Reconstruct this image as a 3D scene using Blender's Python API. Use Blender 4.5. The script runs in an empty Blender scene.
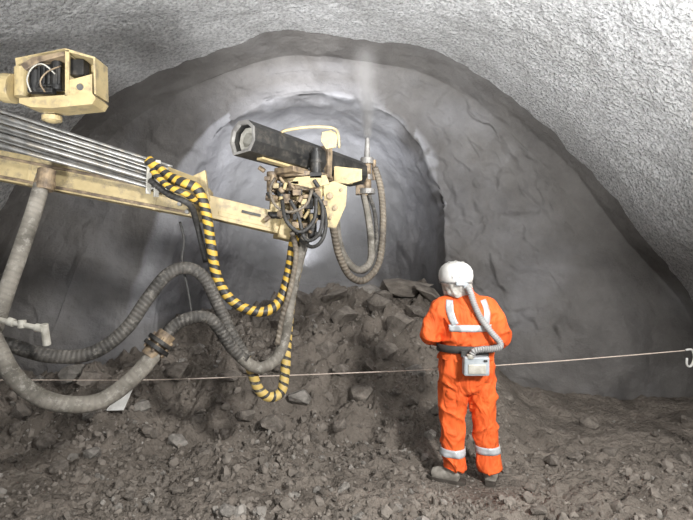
import bpy, bmesh, math, random
from mathutils import Vector, Matrix, noise, Euler
from mathutils.bvhtree import BVHTree
random.seed(7)
scene = bpy.context.scene
col = scene.collection
scene.view_settings.view_transform = 'Standard'
F = 500.5
CAMZ = 1.85
def W(px, py, d):
    return Vector(((px-346.5)*d/F, d, CAMZ-(py-260)*d/F))
wloc = {}
# ------------------------------------------------------------ materials
def nt(name):
    m = bpy.data.materials.new(name); m.use_nodes = True
    n = m.node_tree; n.nodes.clear()
    out = n.nodes.new('ShaderNodeOutputMaterial'); b = n.nodes.new('ShaderNodeBsdfPrincipled')
    n.links.new(b.outputs[0], out.inputs[0])
    return m, n, b, out
def noise_node(n, vec, scale, detail=4, rough=0.55):
    t = n.nodes.new('ShaderNodeTexNoise'); t.inputs['Scale'].default_value = scale
    t.inputs['Detail'].default_value = detail; t.inputs['Roughness'].default_value = rough
    n.links.new(vec, t.inputs['Vector']); return t
def ramp(n, fac, stops):
    r = n.nodes.new('ShaderNodeValToRGB')
    e = r.color_ramp.elements
    while len(e) < len(stops): e.new(0.5)
    for i, (p, c) in enumerate(stops):
        e[i].position = p; e[i].color = (c[0], c[1], c[2], 1)
    n.links.new(fac, r.inputs[0]); return r
def mathn(n, op, a, b=None):
    m = n.nodes.new('ShaderNodeMath'); m.operation = op
    for i, v in enumerate((a, b)):
        if v is None: continue
        if isinstance(v, (int, float)): m.inputs[i].default_value = v
        else: n.links.new(v, m.inputs[i])
    return m.outputs[0]
def mixc(n, fac, a, b, blend='MIX'):
    mx = n.nodes.new('ShaderNodeMix'); mx.data_type = 'RGBA'; mx.blend_type = blend
    for i, v in ((0, fac), (6, a), (7, b)):
        if isinstance(v, (int, float)): mx.inputs[i].default_value = v
        elif isinstance(v, tuple): mx.inputs[i].default_value = (*v, 1)
        else: n.links.new(v, mx.inputs[i])
    return mx.outputs[2]
def bump(n, b, h, strength, dist, prev=None):
    k = n.nodes.new('ShaderNodeBump'); k.inputs['Strength'].default_value = strength
    k.inputs['Distance'].default_value = dist
    n.links.new(h, k.inputs['Height'])
    if prev is not None: n.links.new(prev, k.inputs['Normal'])
    n.links.new(k.outputs[0], b.inputs['Normal']); return k.outputs[0]
def mat(name, c1, c2=None, scale=6, rough=0.6, metal=0.0, bs=40, bst=0.2, bd=0.01, lo=0.35, hi=0.65, detail=5, dust=None, damt=0.5):
    m, n, b, o = nt(name)
    tc = n.nodes.new('ShaderNodeTexCoord').outputs['Object']
    c2 = c2 or tuple(x*0.7 for x in c1)
    t = noise_node(n, tc, scale, detail)
    r = ramp(n, t.outputs['Fac'], [(lo, c2), (hi, c1)]).outputs[0]
    if dust:
        d = noise_node(n, tc, scale*1.7, 8, 0.7)
        g = ramp(n, d.outputs['Fac'], [(0.5, (0,0,0)), (0.62, (damt,)*3)])
        r = mixc(n, g.outputs[0], r, dust)
    n.links.new(r, b.inputs['Base Color'])
    b.inputs['Roughness'].default_value = rough; b.inputs['Metallic'].default_value = metal
    if rough > .85: b.inputs['Specular IOR Level'].default_value = 0.2
    if bst > 0:
        t2 = noise_node(n, tc, bs, 4); bump(n, b, t2.outputs['Fac'], bst, bd)
    return m
def lining_mat():
    m, n, b, o = nt('sprayed_concrete')
    tc = n.nodes.new('ShaderNodeTexCoord').outputs['Object']
    t = noise_node(n, tc, 0.9, 7, 0.6)
    r = ramp(n, t.outputs['Fac'], [(0.3, (0.52,0.51,0.495)), (0.7, (0.74,0.73,0.72))])
    w_ = noise_node(n, tc, 20, 3)
    wv = n.nodes.new('ShaderNodeVectorMath'); wv.operation='MULTIPLY_ADD'; n.links.new(w_.outputs['Color'],wv.inputs[0]); wv.inputs[1].default_value=(.04,.04,.04); n.links.new(tc,wv.inputs[2])
    v = n.nodes.new('ShaderNodeTexVoronoi'); v.inputs['Scale'].default_value = 26; v.feature='F1'
    n.links.new(wv.outputs[0], v.inputs['Vector'])
    g = noise_node(n, tc, 26, 5, 0.68)
    g2 = ramp(n, g.outputs['Fac'], [(0.38, (0.62,)*3), (0.56, (1.08,)*3)])
    n.links.new(mixc(n, 1.0, r.outputs[0], g2.outputs[0], 'MULTIPLY'), b.inputs['Base Color'])
    b.inputs['Roughness'].default_value = 1.0; b.inputs['Specular IOR Level'].default_value = 0.1
    inv = mathn(n,'SUBTRACT',1.0,v.outputs['Distance'])
    k = bump(n, b, inv, 0.9, 0.03)
    bump(n, b, g.outputs['Fac'], 1.0, 0.045, k)
    return m
def rockface_mat():
    m, n, b, o = nt('rock_face')
    tc = n.nodes.new('ShaderNodeTexCoord').outputs['Object']
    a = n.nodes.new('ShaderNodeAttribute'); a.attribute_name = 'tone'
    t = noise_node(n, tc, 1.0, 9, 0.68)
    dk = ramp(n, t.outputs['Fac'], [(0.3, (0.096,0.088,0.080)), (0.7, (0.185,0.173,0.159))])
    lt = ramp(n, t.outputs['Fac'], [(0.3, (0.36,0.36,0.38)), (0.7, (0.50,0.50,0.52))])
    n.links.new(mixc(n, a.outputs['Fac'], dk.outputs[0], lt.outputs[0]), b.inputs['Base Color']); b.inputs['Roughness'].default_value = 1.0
    b.inputs['Specular IOR Level'].default_value = 0.08
    g = noise_node(n, tc, 5, 9, 0.68); g2 = noise_node(n, tc, 50, 4)
    k = bump(n, b, g.outputs['Fac'], 0.8, 0.06)
    bump(n, b, g2.outputs['Fac'], 0.5, 0.012, k)
    return m
M_line = lining_mat(); M_face = rockface_mat()
M_ground = mat('rubble_soil', (0.235,0.204,0.174), (0.118,0.102,0.087), 2.2, 0.97, 0, 26, 1.0, 0.05, 0.32, 0.68, 9)
M_rock = mat('broken_rock', (0.26,0.230,0.200), (0.14,0.123,0.106), 5, 0.95, 0, 22, 0.9, 0.02)
M_rock2 = mat('grey_rock', (0.34,0.315,0.285), (0.19,0.176,0.158), 5, 0.92, 0, 22, 0.8, 0.015)
M_beige = mat('tan_gold_paint', (0.54,0.43,0.225), (0.39,0.305,0.155), 5, 0.5, 0.0, 30, 0.1, 0.005, 0.35, 0.6, dust=(0.20,0.165,0.12), damt=.7)
M_dirty = mat('dusty_bronze_metal', (0.36,0.27,0.17), (0.12,0.09,0.065), 16, 0.55, 0.25, 50, 0.3, 0.005)
M_black = mat('black_steel', (0.03,0.029,0.027), (0.013,0.013,0.013), 8, 0.5, 0.1, 40, 0.15, 0.004, dust=(0.13,0.115,0.095), damt=.35)
M_steel = mat('steel_pipe', (0.42,0.41,0.39), (0.20,0.195,0.185), 9, 0.38, 0.5, 60, 0.05, 0.002, dust=(0.3,0.26,0.2), damt=.8)
M_grey = mat('grey_metal', (0.34,0.33,0.31), (0.2,0.19,0.18), 12, 0.5, 0.3, 60, 0.15, 0.003)
M_pale = mat('pale_fitting', (0.55,0.53,0.47), (0.34,0.32,0.27), 15, 0.5, 0.1)
M_white = mat('white_shell', (0.76,0.75,0.72), (0.56,0.55,0.52), 9, 0.5, 0, 30, 0.2, 0.006)
M_fabric = mat('pale_fabric', (0.62,0.60,0.55), (0.42,0.40,0.36), 12, 0.9, 0, 14, 1.0, 0.03)
M_skin = mat('skin', (0.55,0.33,0.24), (0.47,0.27,0.19), 10, 0.5)
M_reflect = mat('silver_reflective_tape', (0.62,0.64,0.65), (0.45,0.47,0.49), 14, 0.35, 0.15, 60, 0.1, 0.003)
M_strap = mat('black_webbing', (0.05,0.048,0.045), None, 20, 0.7)
M_unit = mat('grey_plastic', (0.42,0.45,0.47), (0.30,0.33,0.35), 12, 0.5)
M_boot = mat('dusty_boot_leather', (0.36,0.335,0.295), (0.18,0.165,0.14), 14, 0.85)
M_sole = mat('boot_sole', (0.08,0.07,0.06), None, 14, 0.9)
M_rope = mat('pale_rope', (0.64,0.54,0.46), (0.5,0.41,0.35), 30, 0.8)
def cloth_mat():
    m, n, b, o = nt('orange_cloth')
    tc = n.nodes.new('ShaderNodeTexCoord').outputs['Object']
    t = noise_node(n, tc, 5, 5)
    r = ramp(n, t.outputs['Fac'], [(0.3, (0.70,0.095,0.016)), (0.65, (0.90,0.15,0.026))])
    n.links.new(r.outputs[0], b.inputs['Base Color']); b.inputs['Roughness'].default_value = 0.8
    mp = n.nodes.new('ShaderNodeMapping'); mp.inputs['Scale'].default_value = (1.2,1.2,.8); mp.inputs['Rotation'].default_value=(0.3,0.6,0); n.links.new(tc, mp.inputs[0])
    f = noise_node(n, mp.outputs[0], 6, 2, 0.45)
    f.inputs['Distortion'].default_value = 1.3
    bump(n, b, f.outputs['Fac'], 0.9, 0.06)
    return m
M_orange = cloth_mat()
def uvmat(name, ca, cb, kind, freq, rough=0.6, bd=0.004, bst=0.6, splat=(0.36,0.335,0.295), samt=0.35, thr=.5, rib=.78, wobble=.8):
    m, n, b, o = nt(name)
    tcn = n.nodes.new('ShaderNodeTexCoord')
    sp = n.nodes.new('ShaderNodeSeparateXYZ'); n.links.new(tcn.outputs['UV'], sp.inputs[0])
    u, v = sp.outputs[0], sp.outputs[1]
    dn = noise_node(n, tcn.outputs['Object'], 4, 5)
    sn = noise_node(n, tcn.outputs['Object'], 22, 7, 0.7)
    sg = ramp(n, sn.outputs['Fac'], [(0.52, (0,0,0)), (0.66, (samt,)*3)])
    wob = mathn(n,'MULTIPLY',mathn(n,'SUBTRACT',dn.outputs['Fac'],.5),wobble)
    ph = mathn(n, 'ADD', mathn(n, 'ADD', mathn(n, 'MULTIPLY', u, freq), v), wob)
    h = mathn(n, 'SINE', mathn(n, 'MULTIPLY', ph, 6.2832))
    if kind == 'stripe':
        s = mathn(n, 'FRACT', ph)
        g = mathn(n, 'GREATER_THAN', s, thr)
        c = mixc(n, g, ca, cb)
    else:
        c = ramp(n, dn.outputs['Fac'], [(0.36, cb), (0.64, ca)]).outputs[0]
        gr = ramp(n, mathn(n,'ADD',mathn(n,'MULTIPLY',h,.5),.5), [(0.0,(rib,)*3),(0.6,(1.03,)*3)])
        c = mixc(n, 1.0, c, gr.outputs[0], 'MULTIPLY')
    n.links.new(mixc(n, sg.outputs[0], c, splat), b.inputs['Base Color'])
    b.inputs['Roughness'].default_value = rough
    k = bump(n, b, h, bst, bd)
    bump(n, b, sn.outputs['Fac'], 0.5, 0.006, k)
    return m
M_stripe = uvmat('yellow_black_spiral_guard', (0.60,0.38,0.05), (0.03,0.028,0.026), 'stripe', 13.5, 0.5, .002, .3, samt=.25, thr=.48, wobble=1.2)
M_stripe2 = uvmat('dusty_yellow_spiral_guard', (0.56,0.40,0.12), (0.05,0.045,0.037), 'stripe', 14, 0.6, .002, .3, samt=.5, thr=.64, wobble=.8)
M_hose_black = uvmat('black_rubber_hose', (0.12,0.11,0.097), (0.042,0.039,0.035), 'corr', 32, 0.7, .004, .5, samt=.4, rib=.8)
M_hose_dark = uvmat('clean_black_hose', (0.05,0.048,0.045), (0.025,0.024,0.022), 'corr', 30, 0.6, .002, .3, samt=.1)
M_hose_grey = uvmat('dusty_grey_hose', (0.27,0.247,0.21), (0.09,0.081,0.066), 'corr', 26, 0.8, 0.002, 0.2, splat=(0.38,0.36,0.32), samt=.6, rib=.9)
M_hose_brown = uvmat('brown_dusty_hose', (0.22,0.185,0.14), (0.10,0.083,0.065), 'corr', 26, 0.7)
M_breath = uvmat('grey_corrugated_hose', (0.40,0.39,0.38), (0.27,0.265,0.26), 'corr', 55, 0.6, 0.003, 0.5, samt=.1)

# ------------------------------------------------------------ helpers
class MB:
    def __init__(s): s.v=[]; s.f=[]; s.m=[]
    def add(s, vs, fs, mi=0):
        o=len(s.v); s.v += [Vector(v) for v in vs]
        s.f += [tuple(i+o for i in f) for f in fs]; s.m += [mi]*len(fs)
    def beam(s, p0, p1, w, h, mi=0, w1=None, h1=None, up=(0,0,1)):
        p0=Vector(p0); p1=Vector(p1); d=(p1-p0).normalized(); upv=Vector(up)
        sd=d.cross(upv)
        if sd.length<1e-3: sd=d.cross(Vector((0,1,0)))
        sd.normalize(); u=sd.cross(d).normalized(); w1=w if w1 is None else w1; h1=h if h1 is None else h1
        vs=[]
        for p,ww,hh in ((p0,w,h),(p1,w1,h1)):
            for a,b in ((-1,-1),(1,-1),(1,1),(-1,1)): vs.append(p+sd*a*ww/2+u*b*hh/2)
        s.add(vs,[(3,2,1,0),(4,5,6,7),(0,1,5,4),(1,2,6,5),(2,3,7,6),(3,0,4,7)],mi)
    def box(s, c, sz, mi=0, rz=0):
        c=Vector(c); r=Matrix.Rotation(rz,3,'Z')
        vs=[c+r@Vector((x*sz[0]/2,y*sz[1]/2,z*sz[2]/2)) for z in(-1,1) for x,y in((-1,-1),(1,-1),(1,1),(-1,1))]
        s.add(vs,[(3,2,1,0),(4,5,6,7),(0,1,5,4),(1,2,6,5),(2,3,7,6),(3,0,4,7)],mi)
    def cyl(s, p0, p1, r0, r1=None, seg=20, mi=0, hollow=None, phase=0):
        p0=Vector(p0); p1=Vector(p1); r1=r0 if r1 is None else r1
        d=(p1-p0).normalized(); a=d.orthogonal().normalized() if abs(d.z)>0.95 else d.cross(Vector((0,0,1))).normalized()
        b=d.cross(a)
        def ring(p,r): return [p+(a*math.cos(2*math.pi*i/seg+phase)+b*math.sin(2*math.pi*i/seg+phase))*r for i in range(seg)]
        vs=ring(p0,r0)+ring(p1,r1)
        fs=[(i,(i+1)%seg,seg+(i+1)%seg,seg+i) for i in range(seg)]+[tuple(reversed(range(seg))),tuple(range(seg,2*seg))]
        s.add(vs,fs,mi)
    def prism(s, poly, d, t, mi=0):
        n=len(poly); f=[W(x,y,d) for x,y in poly]; bk=[p+Vector((0,t,0)) for p in f]
        s.add(f+bk,[tuple(range(n)),tuple(reversed(range(n,2*n)))]+[(i,n+i,n+(i+1)%n,(i+1)%n) for i in range(n)],mi)
    def ell(s, c, r, seg=24, rg=14, mi=0, rot=None):
        c=Vector(c); vs=[]; fs=[]
        for i in range(rg+1):
            th=math.pi*i/rg
            for j in range(seg):
                ph=2*math.pi*j/seg
                p=Vector((r[0]*math.sin(th)*math.cos(ph), r[1]*math.sin(th)*math.sin(ph), r[2]*math.cos(th)))
                if rot: p=rot@p
                vs.append(c+p)
        for i in range(rg):
            for j in range(seg):
                k=(j+1)%seg; fs.append((i*seg+j,(i+1)*seg+j,(i+1)*seg+k,i*seg+k))
        s.add(vs,fs,mi)
    def rings(s, rs, seg=28, mi=0, power=1.0):
        vs=[]; fs=[]
        for (x,y,z,rx,ry) in rs:
            for j in range(seg):
                a=2*math.pi*j/seg; ca,sa=math.cos(a),math.sin(a)
                vs.append(Vector((x+rx*math.copysign(abs(ca)**power,ca), y+ry*math.copysign(abs(sa)**power,sa), z)))
        for i in range(len(rs)-1):
            for j in range(seg):
                k=(j+1)%seg; fs.append((i*seg+j,i*seg+k,(i+1)*seg+k,(i+1)*seg+j))
        fs.append(tuple(reversed(range(seg)))); o=(len(rs)-1)*seg; fs.append(tuple(range(o,o+seg)))
        s.add(vs,fs,mi)
    def sweep(s, pts, radii, seg=14, mi=0, closed_caps=True):
        pts=[Vector(p) for p in pts]; n=len(pts); vs=[]; fs=[]; prev=None
        for i,p in enumerate(pts):
            d=(pts[min(i+1,n-1)]-pts[max(i-1,0)]).normalized()
            if prev is None: a=d.orthogonal().normalized()
            else: a=(prev-d*prev.dot(d)).normalized()
            prev=a; b=d.cross(a); r=radii[i] if isinstance(radii,(list,tuple)) else radii
            for j in range(seg):
                t=2*math.pi*j/seg; vs.append(p+(a*math.cos(t)+b*math.sin(t))*r)
        for i in range(n-1):
            for j in range(seg):
                k=(j+1)%seg; fs.append((i*seg+j,i*seg+k,(i+1)*seg+k,(i+1)*seg+j))
        fs.append(tuple(reversed(range(seg)))); o=(n-1)*seg; fs.append(tuple(range(o,o+seg)))
        s.add(vs,fs,mi)
def catmull(pts, sub=10, vals=None):
    P=[Vector(p) for p in pts]; out=[]; ov=[]
    for i in range(len(P)-1):
        p0=P[max(i-1,0)]; p1=P[i]; p2=P[i+1]; p3=P[min(i+2,len(P)-1)]
        for k in range(sub):
            t=k/sub
            out.append(0.5*((2*p1)+(p2-p0)*t+(2*p0-5*p1+4*p2-p3)*t*t+(3*p1-p0-3*p2+p3)*t**3))
            if vals: ov.append(vals[i]*(1-t)+vals[i+1]*t)
    out.append(P[-1]); 
    if vals: ov.append(vals[-1]); return out, ov
    return out
def resample(pts, n):
    L=[0]
    for a,b in zip(pts,pts[1:]): L.append(L[-1]+(b-a).length)
    out=[]; j=0
    for i in range(n):
        t=L[-1]*i/(n-1)
        while j<len(L)-2 and L[j+1]<t: j+=1
        s=(t-L[j])/max(L[j+1]-L[j],1e-9); out.append(pts[j].lerp(pts[j+1],min(max(s,0),1)))
    return out, L[-1]
def reg(o, parent, c):
    wloc[o.name]=Vector(c)
    if parent is not None:
        o.parent=parent; o.location=Vector(c)-wloc[parent.name]
    else: o.location=c
def mkobj(name, verts, faces, mats, parent=None, smooth=False, mi=None, origin=None):
    verts=[Vector(v) for v in verts]
    if origin is None:
        lo=Vector([min(v[i] for v in verts) for i in range(3)]); hi=Vector([max(v[i] for v in verts) for i in range(3)])
        origin=(lo+hi)/2
        if parent is None: origin.z=lo.z
    me=bpy.data.meshes.new(name); me.from_pydata([v-origin for v in verts],[],faces)
    for m in (mats if isinstance(mats,(list,tuple)) else [mats]): me.materials.append(m)
    if mi: me.polygons.foreach_set('material_index', mi)
    if smooth: me.polygons.foreach_set('use_smooth',[True]*len(me.polygons))
    me.update()
    o=bpy.data.objects.new(name,me); col.objects.link(o); reg(o,parent,origin); return o
def fin(mb, name, mats, parent=None, bevel=0.0, smooth=False, origin=None):
    o=mkobj(name, mb.v, mb.f, mats, parent, smooth, mb.m, origin)
    if bevel>0:
        b=o.modifiers.new('bevel','BEVEL'); b.width=bevel; b.segments=2; b.limit_method='ANGLE'; b.angle_limit=math.radians(35)
    return o
def empty(name, loc, parent=None):
    o=bpy.data.objects.new(name,None); o.empty_display_size=0.2; col.objects.link(o); reg(o,parent,Vector(loc)); return o
def tube(name, pts, r, m, parent=None, seg=14, step=0.02, amp=0, period=0.03, label=None):
    path,L=resample(catmull(pts,12), 3) ; n=max(int(L/step),4)
    path,L=resample(catmull(pts,12), n)
    vs=[]; fs=[]; prev=None
    for i,p in enumerate(path):
        d=(path[min(i+1,n-1)]-path[max(i-1,0)]).normalized()
        a=d.orthogonal().normalized() if prev is None else (prev-d*prev.dot(d)).normalized()
        prev=a; b=d.cross(a); rr=r+amp*math.sin(2*math.pi*(L*i/(n-1))/period)
        for j in range(seg+1):
            t=2*math.pi*j/seg; vs.append(p+(a*math.cos(t)+b*math.sin(t))*rr)
    s1=seg+1; uv=[]
    for i in range(n-1):
        for j in range(seg):
            fs.append((i*s1+j,i*s1+j+1,(i+1)*s1+j+1,(i+1)*s1+j))
            u0=L*i/(n-1); u1=L*(i+1)/(n-1)
            uv += [(u0,j/seg),(u0,(j+1)/seg),(u1,(j+1)/seg),(u1,j/seg)]
    fs.append(tuple(reversed(range(seg)))); uv += [(0,0)]*seg
    o_=(n-1)*s1; fs.append(tuple(range(o_,o_+seg))); uv += [(0,0)]*seg
    o=mkobj(name,vs,fs,m,parent,True)
    ul=o.data.uv_layers.new(name='UVMap')
    for i,u in enumerate(uv): ul.data[i].uv=u
    if label: o['label']=label
    return o
def top(o, label, cat, **k):
    o['label']=label; o['category']=cat
    for a,b in k.items(): o[a]=b
def fr(p, sc, octv=4): return noise.fractal(Vector(p)*sc, 0.9, 2.1, octv)
def sstep(a,b,x):
    t=min(max((x-a)/(b-a),0),1); return t*t*(3-2*t)
def interp(x, xs, ys):
    if x<=xs[0]: return ys[0]
    for i in range(len(xs)-1):
        if x<=xs[i+1]:
            t=(x-xs[i])/(xs[i+1]-xs[i]); t=t*t*(3-2*t) ; return ys[i]*(1-t)+ys[i+1]*t
    return ys[-1]
def facet(p, sc, tilt=0.5, off=0.35):
    q=p*sc; dd,pp=noise.voronoi(q); c=pp[0]
    nv=noise.noise_vector(c*3.7+Vector((1.3,7.1,2.9)))
    edge=sstep(0.0,0.12,dd[1]-dd[0])
    return ((q-c).dot(nv)*tilt+noise.noise(c*5.1)*off)/sc*edge

# ------------------------------------------------------------ tunnel shell
N=460
def prof(pts):
    p,_=resample(catmull([Vector((x,0,z)) for x,z in pts],12), N); return p
outer=prof([(5.5,-0.9),(5.42,-0.2),(4.95,1.1),(4.15,2.1),(3.42,3.08),(2.74,3.74),(2.12,4.25),(1.31,4.70),(.47,4.88),(-.5,4.99),(-1.07,4.97),(-2.05,4.68),(-3.1,4.2),(-3.85,3.66),(-4.7,2.6),(-5.2,1.3),(-5.35,-.2),(-5.4,-0.9)])
inner=prof([(1.75,-0.9),(1.7,0.4),(1.56,1.6),(1.48,2.6),(1.30,3.3),(.85,3.95),(.2,4.32),(-.5,4.42),(-1.3,4.28),(-2.0,3.8),(-2.42,3.1),(-2.7,2.0),(-2.85,0.8),(-2.9,-0.9)])
C=Vector((-0.4,0,0.3))
def ring(pr, sc, y): return [Vector((C.x+(p.x-C.x)*sc, y, C.z+(p.z-C.z)*sc if p.z>C.z else p.z)) for p in pr]
def loft(name, keys, counts, m, dispf, tonef=None):
    rows=[]
    for k in range(len(keys)-1):
        for s in range(counts[k]):
            t=s/counts[k]; rows.append([a.lerp(b,t) for a,b in zip(keys[k],keys[k+1])])
    rows.append(keys[-1]); R=len(rows)
    vs=[p.copy() for r in rows for p in r]
    fs=[(i*N+j,(i+1)*N+j,(i+1)*N+j+1,i*N+j+1) for i in range(R-1) for j in range(N-1)]
    me=bpy.data.meshes.new('t'); me.from_pydata(vs,[],fs); me.update()
    out=[]
    for i,v in enumerate(me.vertices):
        out.append(v.co+v.normal*dispf(v.co, i//N/(R-1)))
    tones=[tonef(v.co,(i//N)/(R-1)) for i,v in enumerate(me.vertices)] if tonef else None
    bpy.data.meshes.remove(me)
    o=mkobj(name,out,fs,m,None,True)
    if tones:
        at=o.data.attributes.new('tone','FLOAT','POINT'); at.data.foreach_set('value',tones)
    o['kind']='structure'; return o
ceil=loft('ceiling',[ring(outer,1.07,-4),ring(outer,1.02,4),ring(outer,1.0,6.5),ring(outer,1.006,7.5)],[60,90,30],M_line,
    lambda p,t: 0.06*fr(p,0.6)*(1-sstep(5.6,6.6,p.y))+0.018*fr(p,4.0)*(1-.6*sstep(6,6.8,p.y)))
top(ceil,'pale grey rough sprayed concrete vault lining the tunnel','tunnel lining',kind='structure')
# rock face starts just outside the lining and crosses it along an irregular line
k0=ring(outer,1.025,6.3); k1=ring(outer,1.003,6.95); k1b=ring(outer,.988,7.3)
k2=[a.lerp(b,0.12) for a,b in zip(ring(outer,0.995,7.5),ring(inner,1,7.5))]
k3=[a.lerp(b,0.5) for a,b in zip(ring(outer,1.0,7.55),ring(inner,1,7.55))]
for p in k3: p.y-=0.75*sstep(3.4,0.2,p.z)
for p in k2: p.y-=0.5*sstep(3.4,0.2,p.z)
for p in k1b: p.y-=0.15*sstep(3.4,0.2,p.z)
k4=ring(inner,1.0,7.75); 
for p in k4: p.y-=0.35*sstep(3,0.2,p.z)
keys=[k0,k1,k1b,k2,k3,k4]; cnt=[8,16,10,50,75]
NR=14
for i in range(1,NR+1):
    a=math.pi/2*i/NR; keys.append(ring(inner, max(math.cos(a)**.6,.02)*.985, 7.9+2.9*math.sin(a))); cnt.append(8)
TOT=sum(cnt); KA=sum(cnt[:5]); 
def facedisp(p,t):
    k=t*TOT; w=1-sstep(KA-8,KA+8,k); s0=sstep(22,50,k)
    rk=sstep(1.1,1.6,p.x)*(1-sstep(2.4,3.4,p.x))*sstep(0.3,1.0,p.z)*(1-.5*sstep(3.5,4.3,p.z))
    q=p+Vector((noise.noise(p*1.6),noise.noise(p*1.6+Vector((5,1,2))),noise.noise(p*1.4+Vector((3,8,1)))))*0.40+Vector((noise.noise(p*6),noise.noise(p*6+Vector((5,1,2))),0))*.06
    qs=Vector((q.x*.85+q.z*.5,q.y,q.z*.6-q.x*.3))
    v=(0.13*fr(p,0.6,3)+0.035*fr(p,2.2,5))*(s0 if w>.5 else .9)
    if w<.5: v+=.03*fr(p,1.4,3)
    v+=(1-s0)*w*(.028*fr(p,1.1,4)+.008*fr(p,4.5,3))
    e=(1-abs(k-KA)/12) if abs(k-KA)<12 else 0
    v+=e*.08*fr(p,2.0,3)
    return v+w*s0*(facet(qs,1.5,.5,.12)*(.15+.6*rk)+facet(qs,3.6,.5,.12)*(.10+.55*rk))
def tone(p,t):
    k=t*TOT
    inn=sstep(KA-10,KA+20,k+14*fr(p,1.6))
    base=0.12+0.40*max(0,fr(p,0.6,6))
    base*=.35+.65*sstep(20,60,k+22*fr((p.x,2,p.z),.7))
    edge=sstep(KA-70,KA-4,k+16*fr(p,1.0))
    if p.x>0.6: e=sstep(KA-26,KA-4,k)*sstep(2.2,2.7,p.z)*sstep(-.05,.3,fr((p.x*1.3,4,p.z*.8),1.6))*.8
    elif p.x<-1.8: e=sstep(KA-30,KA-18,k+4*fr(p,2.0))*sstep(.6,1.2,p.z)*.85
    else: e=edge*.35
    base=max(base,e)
    low_shade=.38+.62*sstep(1.5,3.7,p.z)  # shade towards the foot of the recess, put into the tone
    base=base*(1-inn)+inn*(0.90+0.35*fr(p,.9))*low_shade
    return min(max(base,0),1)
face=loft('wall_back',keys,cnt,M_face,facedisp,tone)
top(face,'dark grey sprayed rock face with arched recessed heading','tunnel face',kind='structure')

# ------------------------------------------------------------ floor
def H(x,y,fine=True):
    sx=interp(x,[-5.0,-3.7,-2.3,-.6,.6,1.25,1.8,2.5,3.0],[0.05,.32,.66,.93,1,.96,.5,.08,0])
    sy=sstep(4.4,8.0,y)*(1-0.6*sstep(8.3,11,y))
    h=1.30*sx*sy
    h-=0.10*sstep(5,6.6,y)*sstep(1.5,2.6,x)
    h+=0.06*sstep(5.9,6.9,y)*sstep(1.7,2.3,x)
    q=Vector((x,y,0))
    m=sstep(4.3,5.4,y)*(1-0.9*sstep(1.2,2.2,x))
    rough=0.25+0.75*m
    h+=rough*(0.25*noise.fractal(q*0.9+Vector((3,0,0)),0.9,2.1,3)+0.12*noise.fractal(q*3.3,0.8,2.1,4))
    qq=q+Vector((noise.noise(q*2),noise.noise(q*2+Vector((4,4,4))),0))*.15+Vector((noise.noise(q*9),noise.noise(q*9+Vector((4,4,4))),0))*.03
    h+=m*(facet(qq,1.9,.6,.3)*.5+facet(qq,5,.8,.5)*.7)+(1-m*.6)*facet(qq,7,.7,.4)*.35*(1-.7*sstep(1.4,2.2,x)*sstep(4.6,5.4,y))
    h+=0.045*noise.fractal(q*9,0.8,2,3)*(1-.5*sstep(1.4,2.2,x)*sstep(4.6,5.4,y))
    h+=0.05*sstep(4.6,3.4,y)
    r=math.hypot(x-1.05,y-4.2); h*=sstep(0.15,0.7,r) 
    return h
nx,ny=450,490; gx0,gx1=-5.9,5.9
ys=[]
for j in range(ny):
    t=j/(ny-1)
    ys.append(-3.5+6.0*t/0.08 if t<0.08 else (2.5+6.5*(t-.08)/.84 if t<.92 else 9.0+3.6*(t-.92)/.08))
gv=[];gf=[]
for j in range(ny):
    y=ys[j]
    for i in range(nx):
        x=gx0+(gx1-gx0)*i/(nx-1); gv.append((x,y,H(x,y)))
for j in range(ny-1):
    for i in range(nx-1):
        a=j*nx+i; gf.append((a,a+1,a+nx+1,a+nx))
floor=mkobj('floor',gv,gf,M_ground,None,True,origin=Vector((0,4,0)))
top(floor,'grey-brown muck floor rising into an excavated rubble mound','ground',kind='structure')
# rocks
def hull(seed, n=16, sq=(1,0.8,0.6)):
    rnd=random.Random(seed); bm=bmesh.new()
    for _ in range(n):
        v=Vector((rnd.gauss(0,1),rnd.gauss(0,1),rnd.gauss(0,1))).normalized()*rnd.uniform(0.8,1.0)
        bm.verts.new((v.x*sq[0]*.5,v.y*sq[1]*.5,v.z*sq[2]*.5))
    r=bmesh.ops.convex_hull(bm,input=bm.verts[:])
    bmesh.ops.delete(bm,geom=[g for g in r['geom_interior'] if isinstance(g,bmesh.types.BMVert)],context='VERTS')
    me=bpy.data.meshes.new('rock'); bm.to_mesh(me); bm.free(); return me
variants=[]
for s in range(12):
    me=hull(s+3, random.choice([16,24,34]), (1,random.uniform(.7,.95),random.uniform(.6,.85)))
    me.materials.append(M_rock if s%4 else M_rock2); variants.append(me)
def inroom(x,y):
    if y>7.2 and (x>1.25 or x<-2.2): return False
    if y>6.1 and x>1.7: return False
    if y>6.4 and x<-2.6: return False
    return abs(x)<0.74*y and math.hypot((x-1.02),(y-4.15))>0.42
placed=[]
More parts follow.
